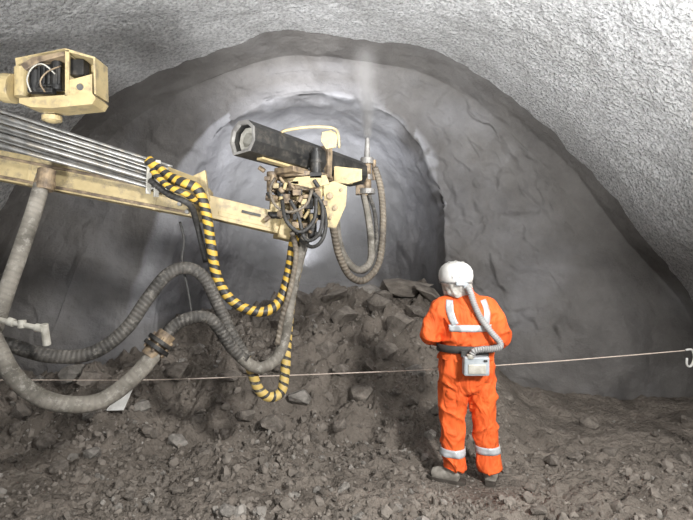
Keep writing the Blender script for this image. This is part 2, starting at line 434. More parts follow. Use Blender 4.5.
specs=[(W(405,290,8.0),1.1),(W(366,288,8.1),.75),(W(335,296,7.8),.6),(W(385,300,7.7),.55),(W(360,405,5.6),.38),(W(372,392,5.9),.32),(W(280,345,7),.42),
       (W(425,305,7.7),.65),(W(245,400,5.4),.3),(W(230,390,5.8),.32),(W(340,430,5.2),.24),(W(300,395,5.6),.32),(W(590,420,5.6),.24),(W(610,455,4.7),.2),(W(150,430,5),.28),(W(505,415,5.9),.24),
       (W(310,320,7.3),.5),(W(345,335,6.9),.5),(W(400,345,6.7),.5),(W(235,340,7.1),.45),(W(200,350,6.8),.45),(W(415,400,5.9),.3),(W(20,455,4.3),.2),(W(60,430,4.8),.24),
       (W(380,325,7.2),.45),(W(260,325,7.4),.45),(W(415,330,7.1),.45),(W(325,365,6.3),.42),(W(385,370,6.2),.38),(W(180,380,6.1),.4),(W(300,300,7.8),.5),(W(90,400,5.9),.34),(W(130,375,6.4),.34)]
def addrock(x,y,s,label):
    o=bpy.data.objects.new('rock',random.choice(variants)); col.objects.link(o)
    o.rotation_euler=(random.uniform(-.5,.5),random.uniform(-.5,.5),random.uniform(0,6.28))
    o.scale=(s,s,s*(.5 if s>.5 else .9)); o.location=(x,y,H(x,y)+s*0.10)
    top(o,label,'rock',group='rubble rocks on the muck floor')
for p,s in specs: addrock(p.x,p.y,s,'large angular grey-brown rock slab on the rubble'); placed.append((p.x,p.y,s))
while len(placed)<297:
    y=3.3+4.9*random.random()**1.0; x=random.uniform(-.74,.74)*y
    if not inroom(x,y): continue
    if x>1.4 and random.random()<0.9: continue
    big=sstep(4.0,5.8,y)*(1-.6*sstep(1.6,2.2,x))
    s=min((0.055+.085*big)*math.exp(random.gauss(0.2,0.55)),.15+.32*big)
    if any(math.hypot(x-a,y-b)<(s+c)*0.5 for a,b,c in placed): continue
    placed.append((x,y,s)); addrock(x,y,s,'angular broken rock lump lying on the muck')
# small debris
mb=MB(); rv=[([v.co.copy() for v in m.vertices],[tuple(p.vertices) for p in m.polygons]) for m in variants]
k=0
while k<10000:
    y=3.0+5.2*random.random()**1.1; x=random.uniform(-.8,.8)*y
    if not(inroom(x,y) or math.hypot(x-1.02,y-4.15)<.5): continue
    if x>1.7 and random.random()<0.6+.35*sstep(4.3,5.2,y): continue
    if noise.noise(Vector((x*1.1,y*1.1,5)))<0 and random.random()<.7: continue
    k+=1
    s=min(0.025*math.exp(random.gauss(0,0.7)),0.14)
    if math.hypot(x-1.02,y-4.15)<.35: s=min(s,.03)
    vs,fs=random.choice(rv); r=Euler((random.uniform(0,6),random.uniform(0,6),random.uniform(0,6))).to_matrix()
    c=Vector((x,y,H(x,y)+s*0.08)); mb.add([c+r@(v*s) for v in vs],fs,int(k%10==0))
deb=fin(mb,'gravel',[M_rock,M_rock2]); top(deb,'fine broken rock debris scattered over the muck','gravel',kind='stuff')

# ------------------------------------------------------------ sprayer machine
base=Vector((-4.0,3.9,0.0))
mach=empty('shotcrete_sprayer',base)
top(mach,'tan hydraulic concrete spraying boom with black lance and looping hoses','construction machine')
mb=MB(); mb.cyl((-4.0,3.9,-0.1),(-4.0,3.9,2.75),0.16,0.12); mb.cyl((-4.0,3.9,-.1),(-4.0,3.9,.12),.4); mb.beam((-4.0,3.9,2.5),(-4.0,3.5,3.35),.14,.14)
mb.beam((-4.0,3.5,3.3),(-3.2,3.35,3.3),.12,.12)
fin(mb,'support_column',M_beige,mach,0.01)
bL=W(-150,137,3.75); bR=W(205,206,4.15)
mb=MB(); mb.beam(bL,bR,0.24,0.225)
dirb=(bR-bL).normalized()
mb.beam(bR-dirb*0.05,bR+dirb*0.03,0.29,0.27)
for t in (0.5,0.86):
    p=bL.lerp(bR,t); mb.beam(p-dirb*.012,p+dirb*.012,.25,.235)
boom=fin(mb,'boom',M_beige,mach,0.005)
for dz,tr_ in ((.065,.25),(-.085,.1)):
    mb=MB(); mb.beam(bL+Vector((0,-.125,dz)),bR-dirb*tr_+Vector((0,-.125,dz)),0.012,0.022)
    fin(mb,'boom_rail',M_dirty,boom,0.003)
p=bR-dirb*.1
for k,(dx,dz) in enumerate(((-.02,.07),(.0,-.08),(.03,.08),(-.06,-.02))):
    mb=MB(); mb.cyl(p+Vector((dx,-.16,dz)),p+Vector((dx,-.10,dz)),0.018,seg=6); fin(mb,'bolt',M_grey,boom,0.002)
e0=bR-dirb*0.1; e1=W(300,229,4.42)
mb=MB(); mb.beam(e0,e1,0.18,0.18); de=(e1-e0).normalized()
mb.beam(e0.lerp(e1,.25)+Vector((0,-.092,-.035)),e1+Vector((0,-.092,-.035)),0.012,0.04)
mb.beam(e1-de*.20,e1+de*.02,.25,.25)
fin(mb,'boom_extension',M_beige,mach,0.005)
mb=MB(); q=e0.lerp(e1,.55)+Vector((0,-.10,0.03)); mb.beam(q-de*.08,q+de*.08,.02,.02)
fin(mb,'wear_strip',M_black,mach)
for i in range(8):
    y0=112+i*4.7+random.uniform(-.7,.7); y1=160+i*3.9; dd=3.7-0.02*(i%2)
    a=W(-150,y0-45,3.45); b=W(0,y0,3.62-(i%2)*.05); c=W(150,y1,3.93-(i%2)*.04); e=W(172,y1+7,3.96)
    mid=b.lerp(c,.5)+Vector((0,0,random.uniform(-.012,.01)))
    tube('hydraulic_pipe',[a,b,mid,c,e],[.014,.017,.019][i%3],M_steel,boom,10,0.05)
for px,sp in ((150,0),(158,3)):
    mb=MB(); mb.beam(W(px,157+sp,3.84),W(px-2,194+sp,3.88),0.04,0.02); fin(mb,'pipe_clamp',M_pale,boom,0.005)
mb=MB(); mb.beam(W(168,174,4.0),W(200,186,4.02),.14,.10)
mb.prism([(172,172),(192,176),(205,170),(209,200),(196,212),(180,200)],3.95,0.04)
fin(mb,'valve_block',M_beige,mach,0.004)

# rotary head
mb=MB()
hd=4.42
mb.cyl(W(301,242,hd),W(301,190,hd),0.085,mi=0); mb.cyl(W(301,205,hd),W(301,199,hd),0.15); mb.cyl(W(301,240,hd),W(301,234,hd),0.11)
mb.cyl(W(302,194,hd),W(302,188,hd),0.25,mi=1,seg=32); mb.cyl(W(302,187,hd),W(302,181,hd),0.19,mi=0,seg=32)
mb.cyl(W(302,180,hd),W(302,175,hd),0.23,mi=1,seg=32)
for k in range(16):
    a=2*math.pi*k/16; c=W(302,175,hd)+Vector((math.cos(a)*.205,math.sin(a)*.205,0)); mb.cyl(c+Vector((0,0,-.02)),c+Vector((0,0,.03)),0.014,seg=6,mi=2)
    c=W(302,194,hd)+Vector((math.cos(a)*.225,math.sin(a)*.225,0)); mb.cyl(c+Vector((0,0,-.03)),c+Vector((0,0,.02)),0.014,seg=6,mi=2)
mb.beam(W(270,204,4.3),W(296,206,4.35),.12,.14,mi=0)
mb.cyl(W(272,192,4.25),W(272,172,4.25),.045,mi=1); mb.cyl(W(281,197,4.2),W(281,183,4.2),.035,mi=2)
mb.box(W(287,199,4.2),(.06,.06,.08),1); mb.box(W(309,203,4.2),(.07,.07,.1),2); mb.box(W(318,196,4.22),(.05,.06,.08),1)
mb.box(W(276,186,4.18),(.05,.05,.04),0); mb.box(W(295,183,4.16),(.07,.04,.03),0); mb.box(W(300,192,4.15),(.04,.04,.05),2)
mb.cyl(W(268,215,4.25),W(330,217,4.3),.03,mi=2); mb.cyl(W(266,197,4.2),W(278,199,4.2),.03,mi=1)
mb.cyl(W(312,238,4.25),W(312,215,4.25),.04,mi=2); mb.cyl(W(293,222,4.22),W(293,200,4.22),.03,mi=1)
mb.cyl(W(320,215,4.25),W(320,185,4.25),.022,mi=0); mb.box(W(284,214,4.2),(.06,.05,.05),2); mb.box(W(303,226,4.2),(.08,.05,.05),1)
rnd=random.Random(5)
for k in range(30):
    c=W(rnd.uniform(264,328),rnd.uniform(168,236),rnd.uniform(4.1,4.2)); mi=rnd.choice([0,1,1,2])
    if k%2: mb.box(c,(rnd.uniform(.03,.07),.04,rnd.uniform(.03,.06)),mi)
    else: mb.cyl(c,c+Vector((rnd.uniform(-.06,.06),0,rnd.uniform(.02,.07))),rnd.uniform(.012,.022),mi=mi,seg=10)
head=fin(mb,'rotary_head',[M_beige,M_dirty,M_black],mach,0.004)
mb=MB()
mb.cyl(W(316,152,4.20),W(316,180,4.20),0.045); mb.cyl(W(316,148,4.20),W(316,153,4.20),0.03); mb.cyl(W(316,160,4.20),W(316,163,4.20),0.052); mb.box(W(316,176,4.18),(.10,.08,.05))
fin(mb,'motor',M_black,head,0.003)
# lance
l0=W(243,139,3.8); l1=W(357,175,5.0); dl=(l1-l0).normalized()
sd=dl.cross(Vector((0,0,1))).normalized(); up=sd.cross(dl)
def channel(p0,p1,prof_pts,th):
    n=len(prof_pts); vs=[]
    for p,s in((p0,1),(p1,.95)):
        for a,b in prof_pts: vs.append(p+sd*a*s+up*b*s)
    for p,s in((p0,1),(p1,.95)):
        for a,b in prof_pts: vs.append(p+sd*a*s*th+up*b*s*th)
    fs=[]
    for i in range(n):
        j=(i+1)%n
        fs+=[(i,j,n+j,n+i),(2*n+j,2*n+i,3*n+i,3*n+j),(j,i,2*n+i,2*n+j),(n+i,n+j,3*n+j,3*n+i)]
    return vs,fs
sec=[(-.14,-.01),(-.118,.085),(-.045,.143),(.057,.138),(.127,.08),(.137,-.028),(.09,-.105),(-.095,-.117)]
mb=MB(); mb.add(*channel(l0,l1,sec,.82)); lance=fin(mb,'lance_arm',[M_black],mach,0.003)
mb=MB(); mb.add(*channel(l0-dl*.012,l0+dl*.012,[(a*1.0,b*1.0) for a,b in sec],.82)); fin(mb,'end_rim',M_grey,lance,0.002)
mb=MB(); mb.add(*channel(l0+dl*.05,l0.lerp(l1,.9),[(a*.70,b*.70) for a,b in sec],.6)); 
fin(mb,'slide_rail',M_pale,lance,0.002)
mb=MB()
mb.beam(l0.lerp(l1,.02)+up*.138,l0.lerp(l1,.95)+up*.128,.05,.025)
fin(mb,'top_strip',M_black,lance,0.003)
mb=MB()
p=l0.lerp(l1,.5); mb.beam(p-dl*.3-up*.148,p+dl*.35-up*.143,.22,.05); mb.beam(p+dl*.10-up*.01,p+dl*.16-up*.01,.30,.29)
fin(mb,'lance_saddle',M_dirty,lance,0.006)
mb=MB(); mb.beam(l0.lerp(l1,.10)-up*.12+sd*.03,l0.lerp(l1,.9)-up*.115+sd*.03,.07,.02)
fin(mb,'guide_strip',M_beige,lance,0.004)
tube('handle_pipe',[W(281,140,4.05),W(281,133,4.05),W(288,130,4.05),W(310,127,4.1),W(332,128,4.15),W(338,134,4.2),W(339,148,4.25)],0.012,M_beige,lance,8)
for pl,dd,th in (([(322,132),(331,130),(338,134),(336,147),(326,149),(321,141)],4.2,.02),
                 ([(323,184),(334,181),(347,186),(346,205),(336,228),(326,227)],4.25,.025),
                 ([(334,166),(362,169),(362,180),(348,184),(334,182)],4.5,.04),
                 ([(296,177),(326,175),(330,184),(310,188),(290,183)],4.14,.02)):
    mb=MB(); mb.prism(pl,dd,th); fin(mb,'bracket_plate',M_beige,head,0.002)
for x_,y_,r_ in ((330,196,.03),(335,208,.022),(330,218,.014),(341,190,.014)):
    mb=MB(); mb.cyl(W(x_,y_,4.23),W(x_,y_,4.3),r_,seg=8); fin(mb,'pin',M_dirty,head,.003)
# nozzle
nd=5.2
mb=MB(); mb.cyl(W(367,196,nd),W(367,160,nd),.045,mi=1); mb.cyl(W(367,160,nd),W(367.5,138,nd),.034,.022,mi=0); mb.cyl(W(367,164,nd),W(367,158,nd),.07,mi=0); mb.cyl(W(367,194,nd),W(367,189,nd),.085,mi=0); mb.cyl(W(367,180,nd),W(367,175,nd),.06,mi=0)
mb.beam(W(350,175,nd-.15),W(367,177,nd),.1,.1,mi=1); mb.box(W(360,190,nd),(.09,.08,.1),1); mb.cyl(W(374,180,nd),W(374,160,nd),.022,mi=1)
fin(mb,'nozzle',[M_grey,M_dirty],mach,0.003)

# actuator housing at upper left
hz=3.3; HX=-7
_W=W
def W(px,py,d): return _W(px+HX,py,d)
hou=empty('actuator_housing',W(60,90,hz),mach)
mb=MB()
mb.prism([(26,98),(99,93),(103,98),(99,104),(60,108),(38,107),(26,103)],hz-.13,0.17)
mb.prism([(46,108),(66,107),(61,113),(51,113)],hz-.03,0.06)
mb.prism([(72,50),(76,50),(76,95),(72,96)],hz-.13,0.015)
mb.prism([(100,58),(102,59),(103,94),(101,94)],hz-.13,0.17)
mb.prism([(72,48),(102,57),(102,59),(72,51)],hz-.13,0.17)
mb.prism([(22,58),(72,48),(101,57),(101,94),(26,98)],hz+.04,0.01)
mb.prism([(76,80),(99,74),(99,94),(76,96)],hz-.125,0.01)
fin(mb,'housing_frame',M_beige,hou,0.001)
mb=MB(); mb.cyl(W(87,87,hz-.135),W(87,87,hz-.1),.020); fin(mb,'flange_hole',M_black,hou)
mb=MB()
mb.cyl(W(29,97,hz),W(29,68,hz),.045)
mb.cyl(W(-15,86,hz-.05),W(12,88,hz),.075); mb.cyl(W(11,88,hz),W(22,89,hz),.095); mb.cyl(W(0,87,hz),W(4,87,hz),.09)
mb.cyl(W(-130,80,hz),W(-14,86,hz),.065)
fin(mb,'drive_cylinder',M_beige,hou,0.004)
mb=MB()
mb.prism([(27,64),(40,57),(71,51),(72,55),(46,62),(32,70)],hz-.12,0.15)
fin(mb,'cover_lid',M_dirty,hou,0.003)
mb=MB()
mb.box(W(58,78,hz-.03),(.13,.10,.14)); mb.cyl(W(42,92,hz-.08),W(42,70,hz-.08),.033); mb.cyl(W(64,90,hz-.06),W(64,62,hz-.06),.033); mb.box(W(49,91,hz-.08),(.16,.05,.03))
mb.box(W(86,69,hz-.03),(.10,.08,.10))
for k in range(5): mb.cyl(W(46+k*5,66,hz-.09),W(46+k*5,84,hz-.09),.010,seg=8)
fin(mb,'motor',M_black,hou,0.004)
tube('cable',[W(62,74,hz-.12),W(50,64,hz-.16),W(39,68,hz-.16),W(34,80,hz-.16),W(38,92,hz-.14)],0.005,M_pale,hou,8)
tube('cable',[W(68,66,hz-.12),W(54,72,hz-.17),W(47,82,hz-.17),W(52,92,hz-.13)],0.005,M_dirty,hou,8)
mb=MB(); mb.ell(W(59,119,hz),(.055,.055,.028)); mb.cyl(W(59,121,hz),W(59,116,hz),.06); mb.cyl(W(59,117,hz),W(59,105,hz),.02)
fin(mb,'lamp_cap',M_beige,hou,0.003)
W=_W

# hoses
def hose(pts, r, m, label, ds=None, **k):
    return tube('hose',[W(*p) for p in pts],r,m,mach,label=label,**k)
hose([(148,160,3.85),(168,176,3.85),(184,183,3.82),(198,190,3.84),(206,212,3.88),(211,245,3.9),(218,280,3.92),(235,303,3.95),(262,312,4.0),(280,300,4.08),(289,272,4.15),(294,240,4.25),(303,208,4.3)],0.040,M_stripe,'yellow and black spiral guarded hydraulic hose')
hose([(150,180,3.8),(168,194,3.78),(184,201,3.76),(192,208,3.82),(198,228,3.95),(206,262,4.02)],0.024,M_hose_dark,'short black hydraulic hose')
hose([(152,170,3.76),(168,186,3.74),(184,193,3.74),(197,202,3.84)],0.024,M_stripe,'short yellow and black guarded hose')
hose([(-60,320,3.3),(-20,336,3.3),(10,345,3.35),(50,356,3.42),(92,353,3.5),(125,330,3.6),(148,298,3.68),(168,274,3.75),(188,268,3.8),(205,279,3.85),(218,305,3.9),(232,335,3.93),(246,358,3.97)],0.048,M_hose_black,'thick black corrugated rubber hose')
hose([(246,358,3.97),(252,372,4.0),(258,388,4.03),(269,397,4.06),(281,392,4.1),(285,372,4.13),(287,340,4.16),(291,300,4.2),(299,262,4.25),(308,228,4.32)],0.040,M_stripe2,'dusty yellow and black guarded hose')
hose([(44,176,3.6),(35,208,3.52),(21,250,3.42),(7,290,3.34),(-8,335,3.28),(-30,390,3.25),(-70,430,3.25)],0.052,M_hose_grey,'thick dusty grey concrete delivery hose',seg=18)
hose([(-60,280,3.3),(-22,312,3.22),(-4,345,3.18),(12,374,3.18),(34,394,3.2),(64,404,3.25),(100,401,3.35),(132,379,3.45),(156,352,3.55)],0.056,M_hose_grey,'thick dusty grey concrete delivery hose',seg=18)
hose([(158,350,3.56),(172,328,3.65),(190,318,3.7),(208,318,3.75),(220,330,3.8),(232,348,3.85),(245,360,3.9)],0.047,M_hose_black,'black rubber hose beyond the coupling')
hose([(240,356,3.88),(252,366,3.93),(265,367,3.97),(278,356,4.02),(285,335,4.08),(290,300,4.12),(296,270,4.18),(304,242,4.26),(312,225,4.3)],0.047,M_hose_grey,'dusty grey rubber hose',seg=16)
hose([(292,232,4.2),(296,255,4.12),(290,290,4.05),(282,318,4.03),(277,345,4.0)],0.022,M_hose_brown,'thin brown dusty hose')
hose([(180,222,3.9),(184,240,3.88),(182,262,3.86),(188,290,3.84),(192,318,3.8)],0.010,M_hose_dark,'thin black cable',seg=8)
hose([(310,190,4.15),(322,205,4.12),(320,232,4.1),(306,240,4.1),(298,215,4.1),(290,200,4.10)],0.016,M_hose_dark,'short black hydraulic hose')
hose([(282,200,4.10),(286,220,4.02),(300,232,4.04),(314,220,4.06),(316,198,4.1)],0.016,M_hose_dark,'short black hydraulic hose')
hose([(275,178,4.15),(270,190,4.1),(276,206,4.08),(290,212,4.08),(306,205,4.1),(312,190,4.12)],0.012,M_hose_brown,'short brown hydraulic hose')
hose([(300,240,4.2),(312,247,4.12),(322,240,4.1),(326,222,4.15),(322,200,4.2)],0.016,M_hose_dark,'short black hydraulic hose')
hose([(375,168,5.2),(381,190,5.15),(383,225,5.05),(379,262,4.95),(365,280,4.85),(350,276,4.75),(339,255,4.65),(334,232,4.55),(328,205,4.45)],0.034,M_hose_brown,'dusty hose looping below the nozzle')
hose([(364,195,5.2),(368,215,5.1),(371,240,5.0),(370,262,4.95),(358,270,4.85),(345,258,4.75),(338,238,4.65),(336,215,4.5)],0.036,M_hose_grey,'dusty grey hose looping below the nozzle')
hose([(369,195,5.15),(375,215,5.05),(376,248,5.0),(367,270,4.95),(352,268,4.85),(341,246,4.75),(335,225,4.6)],0.02,M_hose_black,'thin black hose looping below the nozzle')
# coupling
mb=MB(); a=W(149,357,3.53); b=W(168,333,3.6); d=(b-a).normalized(); c=a.lerp(b,.5)
mb.cyl(c-d*.038,c-d*.008,.098,mi=0,seg=28); mb.cyl(c+d*.008,c+d*.038,.098,mi=0,seg=28); mb.cyl(c-d*.10,c+d*.10,.066,mi=1)
for k in range(6):
    o1=d.orthogonal().normalized(); o1=Matrix.Rotation(k*math.pi/3,3,d)@o1
    mb.cyl(c-d*.06+o1*.08,c+d*.06+o1*.08,.011,seg=6,mi=1)
fin(mb,'hose_coupling',[M_black,M_dirty],mach,0.003)
mb=MB(); p0=W(-40,312,3.12);p1=W(44,329,3.12);p2=W(47,345,3.15); mb.cyl(p0,p1,.017); mb.cyl(p1.lerp(p0,.1),p1,.026); mb.cyl(p1+Vector((0,0,.03)),p2,.024); mb.cyl(W(8,321,3.12),W(14,323,3.12),.026); mb.cyl(W(22,320,3.12),W(22,328,3.12),.024)
fin(mb,'pipe_fitting',M_pale,mach,0.003)
mb=MB(); mb.cyl(W(44,190,3.57),W(47,170,3.60),.060); mb.cyl(W(44.5,186,3.58),W(45.2,182,3.6),.070)
fin(mb,'hose_clamp',M_dirty,mach,0.003)

# ------------------------------------------------------------ rope
rp=tube('rope',[W(-70,381,5.0),W(0,380,5.0),W(140,380,5.0),W(240,377,5.0),W(350,373,5.0),W(440,369,5.0),W(560,361,4.95),W(686,350.5,4.9)],0.0055,M_rope,None,8,0.05)
top(rp,'thin pale barrier rope stretched across the tunnel','rope')
mb=MB(); mb.cyl(W(697,352,4.9),Vector((W(697,352,4.9).x,4.9,-.1)),.018); mb.cyl(W(697,352,4.9)+Vector((0,0,.02)),W(697,338,4.9),.03,.018)
o=fin(mb,'barrier_post',M_pale,None,.003); top(o,'slim pale steel post holding the rope hook','post')
mb=MB(); x=W(-75,381,5.0); mb.cyl(x+Vector((0,0,.12)),Vector((x.x,5,-.1)),.02)
o=fin(mb,'barrier_post',M_pale,None,.003); top(o,'slim pale steel post at the rope end','post')
hk=catmull([W(686,350,4.88),W(692,350,4.88),W(694,358,4.88),W(691,366,4.88),W(687,365,4.88),W(687,358,4.88)],6)
o=tube('rope_hook',hk,.011,M_white,None,8,.01); top(o,'white metal hook fastening the barrier rope','hook')
x,y=W(130,391,5.6).x,5.3
mb=MB(); z=max(H(x,y),H(x-.1,y),H(x+.1,y))+.01; mb.add([(x-.11,y-.02,z),(x+.08,y-.04,z+.01),(x+.11,y+.1,z+.18),(x-.02,y+.09,z+.14),(x-.11,y-.01,z+.015),(x+.08,y-.03,z+.025),(x+.11,y+.11,z+.195),(x-.02,y+.10,z+.155)],[(0,1,2,3),(7,6,5,4),(0,4,5,1),(1,5,6,2),(2,6,7,3),(3,7,4,0)])
o=fin(mb,'white_board',M_white); top(o,'small tilted white board lying in the rubble','board')

# ------------------------------------------------------------ person
PX,PY=W(466,260,4.17).x,4.17
O=Vector((PX,PY,0.0))
per=empty('person',O); top(per,'person in orange hi-vis suit and white helmet, standing with arms bent','person')
def remesh(mb, voxel, it, dispf, off=O):
    me=bpy.data.meshes.new('t'); me.from_pydata([v+off for v in mb.v],[],mb.f); me.update()
    o=bpy.data.objects.new('t',me); col.objects.link(o)
    r=o.modifiers.new('r','REMESH'); r.mode='VOXEL'; r.voxel_size=voxel
    s=o.modifiers.new('s','SMOOTH'); s.factor=0.6; s.iterations=it
    dg=bpy.context.evaluated_depsgraph_get(); ev=o.evaluated_get(dg); m2=bpy.data.meshes.new_from_object(ev)
    vs=[v.co+v.normal*(dispf(v.co-off) if dispf else 0) for v in m2.vertices]; fs=[tuple(p.vertices) for p in m2.polygons]
    bpy.data.objects.remove(o); bpy.data.meshes.remove(me); bpy.data.meshes.remove(m2)
    return vs,fs
def limb(mb, pts, rad, seg=16):
    p,r=catmull(pts,6,rad); mb.sweep(p,r,seg)
shL,elL,wrL=Vector((-.19,0,1.465)),Vector((-.315,-.03,1.225)),Vector((-.17,.21,1.17))
shR,elR,wrR=Vector((.18,0,1.465)),Vector((.270,-.03,1.215)),Vector((.17,.22,1.16))
mb=MB()
mb.rings([(-.01,0,.86,.15,.10),(-.01,0,.98,.155,.11),(0,0,1.12,.14,.10),(0,.0,1.3,.165,.11),(0,0,1.43,.175,.10),(0,0,1.5,.12,.08)])
limb(mb,[(0,0,1.46),(-.02,.0,1.56),(-.045,.02,1.66)],[.075,.06,.06])
hc=Vector((-.06,.03,1.715))
mb.ell(hc,(.075,.095,.115)); mb.ell(hc+Vector((0,.03,-.06)),(.055,.065,.06)); mb.ell(hc+Vector((0,.105,-.01)),(.013,.02,.025))
for s in(-1,1): mb.ell(hc+Vector((s*.078,0,-.01)),(.01,.02,.032)); mb.ell(hc+Vector((s*.03,.088,.015)),(.014,.012,.009))
mb.ell(hc+Vector((0,.09,-.058)),(.026,.014,.009))
for s,sh,el,wr in((-1,shL,elL,wrL),(1,shR,elR,wrR)):
    limb(mb,[sh+Vector((-s*.05,0,.0)),sh,sh.lerp(el,.5),el,el.lerp(wr,.4),wr],[.06,.058,.05,.042,.042,.028])
    d=Vector((-s*.75,.55,-.05)).normalized(); upv=Vector((0,0,1))
    limb(mb,[wr,wr+d*.03,wr+d*.085],[.027,.034,.036],12)
    for k in range(4):
        b0=wr+d*.085+upv*(.030-k*.02); ln=[.072,.08,.074,.058][k]; cu=Vector((-s*.3,-.6,0)).normalized()
        limb(mb,[b0-d*.02,b0+d*ln*.45,b0+d*ln*.8+cu*ln*.25,b0+d*ln*.85+cu*ln*.6],[.0095,.009,.0085,.0075],8)
    tb=wr+d*.03+upv*.03; limb(mb,[tb-upv*.01,tb+d*.025+upv*.028,tb+d*.06+upv*.035],[.013,.0105,.009],8)
hipL,hipR=Vector((-.10,0,.93)),Vector((.10,0,.93))
knL,anL=Vector((-.11,.03,.5)),Vector((-.10,0,.10)); knR,anR=Vector((.16,.03,.5)),Vector((.205,0,.09))
limb(mb,[hipL,hipL.lerp(knL,.5),knL,knL.lerp(anL,.35),anL],[.088,.078,.056,.055,.038])
limb(mb,[hipR,hipR.lerp(knR,.5),knR,knR.lerp(anR,.35),anR],[.088,.078,.056,.055,.038])
limb(mb,[anL,(-.11,.0,.05),(-.20,.02,.04)],[.036,.036,.03]); limb(mb,[anR,(.205,.0,.05),(.235,.1,.04)],[.036,.036,.03])
vs,fs=remesh(mb,0.0065,3,None)
mkobj('body',vs,fs,M_skin,per,True)
def folds(p, amp, cx, seedz=0):
    s=1 if p.x>cx else -1
    q=Vector((p.x*4.0+s*p.z*1.8, p.y*4.0+p.z*1.2+seedz, p.z*5.5-s*p.x*3.5))
    q+=Vector((noise.noise(q*.6),noise.noise(q*.6+Vector((9,2,4))),0))*.6
    n=noise.noise(q); r=max(0,1-abs(n)*2.3)**2
    return amp*(r*.9-.3)+amp*.6*noise.noise(q*.45)
mb=MB()
mb.rings([(.0,0,.76,.15,.11),(.0,0,.84,.205,.14),(.0,0,.95,.228,.16),(.0,0,1.05,.218,.155),(.0,0,1.14,.19,.14)],power=.85)
limb(mb,[(-.11,0,.93),(-.115,.005,.72),(-.112,.02,.5),(-.105,.01,.3),(-.10,0,.115)],[.118,.118,.108,.100,.104],20)
limb(mb,[(.11,0,.93),(.135,.005,.72),(.16,.02,.5),(.18,.01,.3),(.205,0,.10)],[.118,.116,.108,.100,.104],20)
def tf(p):
    a=.018+.014*math.exp(-((p.z-.5)/.09)**2)+.022*math.exp(-((p.z-.15)/.07)**2)+.010*math.exp(-((p.z-.75)/.09)**2)
    cx=-.1 if p.x<.04 else .16
    return folds(p,a,cx)
vsT,fsT=remesh(mb,0.010,5,tf)
tr=mkobj('trousers',vsT,fsT,M_orange,per,True,)
tr['label']='loose orange work trousers'
bvT=BVHTree.FromPolygons(vsT,fsT)
mb=MB()
mb.rings([(0,0,1.03,.23,.17),(0,0,1.10,.22,.16),(0,0,1.14,.205,.145),(0,-.005,1.2,.212,.155),(0,-.01,1.32,.222,.16),(0,-.01,1.42,.218,.15),(0,0,1.485,.185,.13),(-.01,0,1.54,.12,.105),(-.03,0,1.59,.09,.088),(-.04,.0,1.62,.085,.085)],power=.85)
for s,sh,el,wr in((-1,shL,elL,wrL),(1,shR,elR,wrR)):
    limb(mb,[sh+Vector((-s*.08,0,.01)),sh+Vector((s*-.01,0,-.005)),sh.lerp(el,.5)+Vector((s*.012,0,0)),el,el.lerp(wr,.35),wr],[.08,.086,.086,.084,.080,.060],20)
def jf(p):
    a=.014+.015*math.exp(-((p.z-1.18)/.06)**2)+(.010 if abs(p.x)>.22 else 0)
    return folds(p,a,0,5)
vsJ,fsJ=remesh(mb,0.010,4,jf)
ja=mkobj('jacket',vsJ,fsJ,M_orange,per,True); ja['label']='orange hi-vis jacket with silver reflective tape'
bvJ=BVHTree.FromPolygons(vsJ,fsJ)
def gridobj(name, rows, m, parent, th=.004):
    R=len(rows); Cc=len(rows[0]); vs=[p for r in rows for p in r]
    fs=[(i*Cc+j,i*Cc+j+1,(i+1)*Cc+j+1,(i+1)*Cc+j) for i in range(R-1) for j in range(Cc-1)]
    o=mkobj(name,vs,fs,m,parent,True); s=o.modifiers.new('s','SOLIDIFY'); s.thickness=th; s.offset=0; return o
def band(name, bv, cx, cy, z0, z1, rad, m, parent, a0=0, a1=360, n=90, off=.006, slope=0, rows=4):
    out=[]
    for k in range(rows):
        row=[]; last=rad*.7
        for i in range(n+1):
            a=math.radians(a0+(a1-a0)*i/n); d=Vector((math.cos(a),math.sin(a),0))
            z=z0+(z1-z0)*k/(rows-1)+slope*math.cos(a)
            o_=O+Vector((cx,cy,z))+d*rad
            h=bv.ray_cast(o_,-d,rad)
            if h[0] is not None: last=(h[0]-(O+Vector((cx,cy,z)))).dot(d)
            row.append(O+Vector((cx,cy,z))+d*(last+off))
        out.append(row)
    return gridobj(name,out,m,parent)
band('reflective_band',bvT,-.10,.0,.235,.295,.165,M_reflect,tr,slope=.0)
band('reflective_band',bvT,.19,.0,.255,.315,.165,M_reflect,tr)
band('reflective_band',bvJ,0,0,1.275,1.33,.6,M_reflect,ja,218,322,70)
band('reflective_band',bvJ,0,0,1.275,1.33,.6,M_reflect,ja,50,130,40)
def brace(pts, w, m, parent):
    p,_=resample(catmull([Vector((x,0,z)) for x,z in pts],8),34); rows=[]
    for i,c in enumerate(p):
        d=(p[min(i+1,33)]-p[max(i-1,0)]).normalized(); s=Vector((d.z,0,-d.x)); row=[]
        for k in range(5):
            q=c+s*w*(k/4-.5); h=bvJ.ray_cast(O+Vector((q.x,-.6,q.z)),Vector((0,1,0)),1.0)
            y=(h[0].y-.006) if h[0] is not None else (rows[-1][k].y if rows else O.y)
            row.append(Vector((O.x+q.x,y,q.z)))
        rows.append(row)
    return gridobj('reflective_brace',rows,m,parent)
brace([(-.125,1.33),(-.145,1.38),(-.16,1.45),(-.155,1.525)],.055,M_reflect,ja)
brace([(.125,1.33),(.13,1.38),(.135,1.45),(.12,1.525)],.055,M_reflect,ja)
pts=[O+Vector((.24*math.cos(a),.182*math.sin(a),0)) for a in [2*math.pi*i/64 for i in range(65)]]
gridobj('belt',[[p+Vector((0,0,z)) for p in pts] for z in (1.10,1.13,1.16)],M_strap,per,.008)
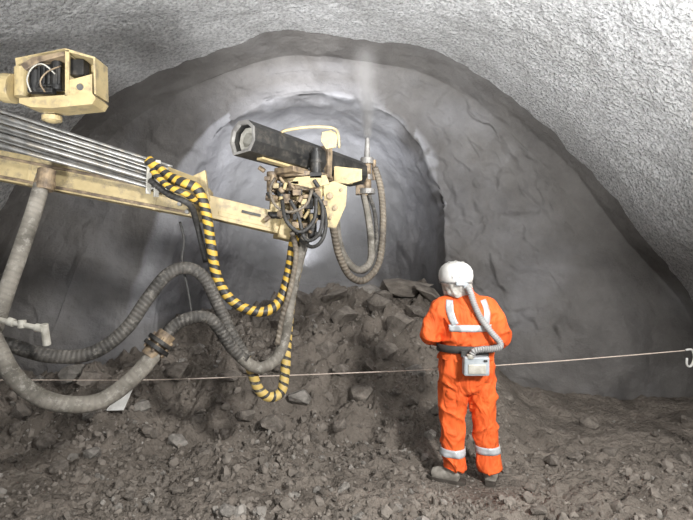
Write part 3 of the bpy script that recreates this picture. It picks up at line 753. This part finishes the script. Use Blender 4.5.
# air unit
un=empty('air_filter_unit',O+Vector((.03,-.21,1.02)),per)
mb=MB(); c=O+Vector((.02,-.235,1.02)); mb.box(c,(.20,.085,.15)); fin(mb,'unit_casing',M_unit,un,.014)
mb=MB(); mb.box(c+Vector((0,-.045,-.02)),(.14,.012,.075)); mb.cyl(c+Vector((-.05,-.03,.06)),c+Vector((-.05,-.03,.095)),.028)
o=fin(mb,'filter_cover',M_pale,un,.006)
mb=MB(); mb.box(c+Vector((0,.03,.085)),(.22,.03,.05)); mb.box(c+Vector((.065,-.048,.045)),(.03,.01,.018)); fin(mb,'belt_mount',M_strap,un,.005)
L=lambda x,y,z: O+Vector((x,y,z))
tube('breathing_hose',[L(-.03,-.135,1.64),L(-.01,-.175,1.60),L(.02,-.185,1.5),L(.075,-.195,1.38),L(.155,-.21,1.27),L(.215,-.215,1.20),L(.205,-.24,1.165),L(.14,-.26,1.155),L(.07,-.27,1.155),L(.0,-.27,1.14),L(-.02,-.265,1.10)],0.025,M_breath,per,14,0.004,amp=.003,period=.018)
# helmet
he=empty('helmet',L(-.09,0,1.74),per)
hcx=-.085
mb=MB()
prof_h=[(1.645,.112,.128),(1.66,.126,.145),(1.69,.138,.158),(1.72,.142,.162),(1.76,.137,.157),(1.795,.119,.139),(1.82,.09,.108),(1.835,.052,.065),(1.84,.01,.012)]
mb.rings([(PX+hcx,PY,z,rx,ry) for z,rx,ry in prof_h],36)
fin(mb,'helmet_shell',M_white,he,smooth=True)
for xo in(-.055,0,.055):
    mb=MB(); pts=[]
    for i in range(17):
        a=math.pi*i/16; pts.append(L(hcx+xo*1.0,-math.cos(a)*.159*math.sqrt(1-(xo/.15)**2),1.705+math.sin(a)*.134*math.sqrt(1-(xo/.16)**2)))
    mb.sweep(pts,.009,8); fin(mb,'helmet_ridge',M_white,he,smooth=True)
rs2=[]
for k in range(2):
    z=1.658+k*.014
    rs2.append([L(hcx+.133*math.cos(2*math.pi*i/40),.153*math.sin(2*math.pi*i/40),z) for i in range(41)])
gridobj('helmet_strap',rs2,M_grey,he,.005)
rs=[(1.555,.118,.115),(1.58,.118,.120),(1.605,.120,.127),(1.63,.121,.134),(1.65,.124,.142),(1.665,.127,.147)]
vsn=[];seg=60
for i,(z,rx,ry) in enumerate(rs):
    wv=1-i/5
    for j in range(seg):
        a=2*math.pi*j/seg; k=1+wv*.07*math.sin(a*9+i*.6)+wv*.05*math.sin(a*5+1)
        cx=hcx+.03*wv
        vsn.append(O+Vector((cx+rx*k*math.cos(a),ry*k*math.sin(a),z+.012*wv*math.sin(a*4))))
fsn=[(i*seg+j,i*seg+(j+1)%seg,(i+1)*seg+(j+1)%seg,(i+1)*seg+j) for i in range(5) for j in range(seg)]
o=mkobj('neck_cape',vsn,fsn,M_fabric,he,True); o['label']='pale fabric neck cape'
s=o.modifiers.new('s','SOLIDIFY'); s.thickness=.004
mb=MB(); mb.box(L(hcx,-.155,1.66),(.07,.03,.03)); mb.cyl(L(hcx+.04,-.13,1.655),L(hcx+.055,-.16,1.635),.026); fin(mb,'hose_port',M_unit,he,.006)
# boots
def boot(name, ank, d, zt):
    d=Vector(d).normalized(); s=Vector((-d.y,d.x,0)); mb=MB()
    a=Vector(ank)
    limb(mb,[a+Vector((0,0,.07)),a+Vector((0,0,.0)),a-Vector((0,0,.04))-d*.01],[.068,.064,.062])
    limb(mb,[a-d*.05-Vector((0,0,.045)),a+d*.05-Vector((0,0,.04)),a+d*.13-Vector((0,0,.05)),a+d*.18-Vector((0,0,.055))],[.052,.060,.056,.044])
    vs,fs=remesh(mb,.009,3,None)
    vs=[Vector((v.x,v.y,max(v.z,.022))) for v in vs]
    b=mkobj('boot',vs,fs,M_boot,per,True); b['label']='dusty grey safety boot'
    mb=MB()
    pl=[(-.10,.035),(-.105,0),(-.10,-.035),(-.04,-.05),(.03,-.047),(.11,-.06),(.175,-.045),(.22,-.012),(.22,.018),(.175,.048),(.11,.058),(.03,.047),(-.04,.05)]
    bt=[O+Vector((a.x,a.y,0))+d*x+s*y for x,y in pl]; tp=[p+Vector((0,0,.03)) for p in bt]; n=len(pl)
    mb.add(bt+tp,[tuple(reversed(range(n))),tuple(range(n,2*n))]+[(i,(i+1)%n,n+(i+1)%n,n+i) for i in range(n)])
    fin(mb,'sole',M_sole,b,.004)
boot('boot',(-.105,0,.10),(-.85,.40,0),0); boot('boot',(.205,0,.10),(.35,.9,0),0)

# ------------------------------------------------------------ spray dust and haze
s0=W(367.5,137,5.2); s1=W(366,50,6.6); sdv=s1-s0; SL=sdv.length
mb=MB(); mb.cyl((0,0,0),(0,0,SL),.05,.26,seg=24)
me=bpy.data.meshes.new('spray_dust'); me.from_pydata([tuple(v) for v in mb.v],[],mb.f)
sp=bpy.data.objects.new('spray_dust',me); col.objects.link(sp); sp.location=s0; sp.rotation_euler=sdv.to_track_quat('Z','Y').to_euler()
m=bpy.data.materials.new('dust_volume'); m.use_nodes=True; n=m.node_tree; n.nodes.clear()
o_=n.nodes.new('ShaderNodeOutputMaterial'); pv=n.nodes.new('ShaderNodeVolumePrincipled'); pv.inputs['Color'].default_value=(.86,.83,.80,1)
tc=n.nodes.new('ShaderNodeTexCoord').outputs['Object']; sx=n.nodes.new('ShaderNodeSeparateXYZ'); n.links.new(tc,sx.inputs[0])
rr=mathn(n,'SQRT',mathn(n,'ADD',mathn(n,'MULTIPLY',sx.outputs[0],sx.outputs[0]),mathn(n,'MULTIPLY',sx.outputs[1],sx.outputs[1])))
RR=mathn(n,'ADD',mathn(n,'MULTIPLY',sx.outputs[2],.21/SL),.05)
q=mathn(n,'DIVIDE',rr,RR); fall=mathn(n,'POWER',mathn(n,'MAXIMUM',mathn(n,'SUBTRACT',1.0,q),0.0),1.6)
den=mathn(n,'MULTIPLY',fall,mathn(n,'DIVIDE',0.055,mathn(n,'POWER',RR,2.1)))
n.links.new(den,pv.inputs['Density'])
n.links.new(pv.outputs[0],o_.inputs['Volume']); me.materials.append(m)
top(sp,'faint pale jet of sprayed concrete dust rising to the roof','dust',kind='stuff')
mb=MB(); mb.ell((-.6,9.1,2.75),(1.7,1.25,1.35),32,20)
hz_=fin(mb,'dust_haze',M_white); top(hz_,'thin pale dust haze hanging in the heading','dust',kind='stuff')
m=bpy.data.materials.new('haze_volume'); m.use_nodes=True; n=m.node_tree; n.nodes.clear()
o_=n.nodes.new('ShaderNodeOutputMaterial'); pv=n.nodes.new('ShaderNodeVolumeScatter'); pv.inputs['Color'].default_value=(.92,.92,.96,1); pv.inputs['Density'].default_value=0.22
n.links.new(pv.outputs[0],o_.inputs['Volume']); hz_.data.materials.clear(); hz_.data.materials.append(m)

# ------------------------------------------------------------ lights
w=bpy.data.worlds.new('world'); scene.world=w; w.use_nodes=True
bg=w.node_tree.nodes['Background']; bg.inputs[0].default_value=(.93,.965,1,1); bg.inputs[1].default_value=1.1
def light(kind,loc,tgt,power,size=.5,color=(1,1,1),spot=60,blend=.6):
    l=bpy.data.lights.new('lamp',kind); l.energy=power; l.color=color
    if kind=='AREA': l.shape='DISK'; l.size=size
    else: l.shadow_soft_size=size
    if kind=='SPOT': l.spot_size=math.radians(spot); l.spot_blend=blend
    o=bpy.data.objects.new('added_lamp',l); col.objects.link(o); o.location=loc
    o.rotation_euler=(Vector(tgt)-Vector(loc)).to_track_quat('-Z','Y').to_euler(); return o
light('SPOT',(2.4,-.8,3.7),(0.15,5.0,.6),2000,.3,(1,.985,.96),84,1.0)  # unseen frontal fill, added to lift floor, mound and person
light('SPOT',(1.6,0.6,0.7),(2.1,3.2,5.2),2700,.3,(.97,.985,1),102,.8)  # unseen upward spot, added to brighten the roof lining
light('SPOT',(-1.2,-.6,0.9),(-1.3,3.0,5.2),1450,.3,(.98,.99,1),88,.8)  # second unseen upward spot, added for the left of the lining
light('SPOT',(-.3,4.6,4.55),(-.7,8.8,3.6),1050,.5,(.95,.96,1),62,1.0)  # unseen spot under the crown, added to brighten the recess
light('SPOT',(-.7,8.5,1.75),(-.7,8.9,4.4),190,.3,(.95,.96,1),125,1.0)  # lamp added out of sight behind the mound so the recess glows
for k in [o for o in bpy.data.objects if o.name.startswith('added_lamp')]:
    top(k,'unseen lamp added to light the tunnel','lamp')
# ------------------------------------------------------------ camera
cd=bpy.data.cameras.new('camera'); cam=bpy.data.objects.new('camera',cd); col.objects.link(cam)
cam.location=(0,0,CAMZ); cam.rotation_euler=(math.radians(90),0,0); cd.sensor_width=36; cd.lens=26; cd.clip_end=100
scene.camera=cam
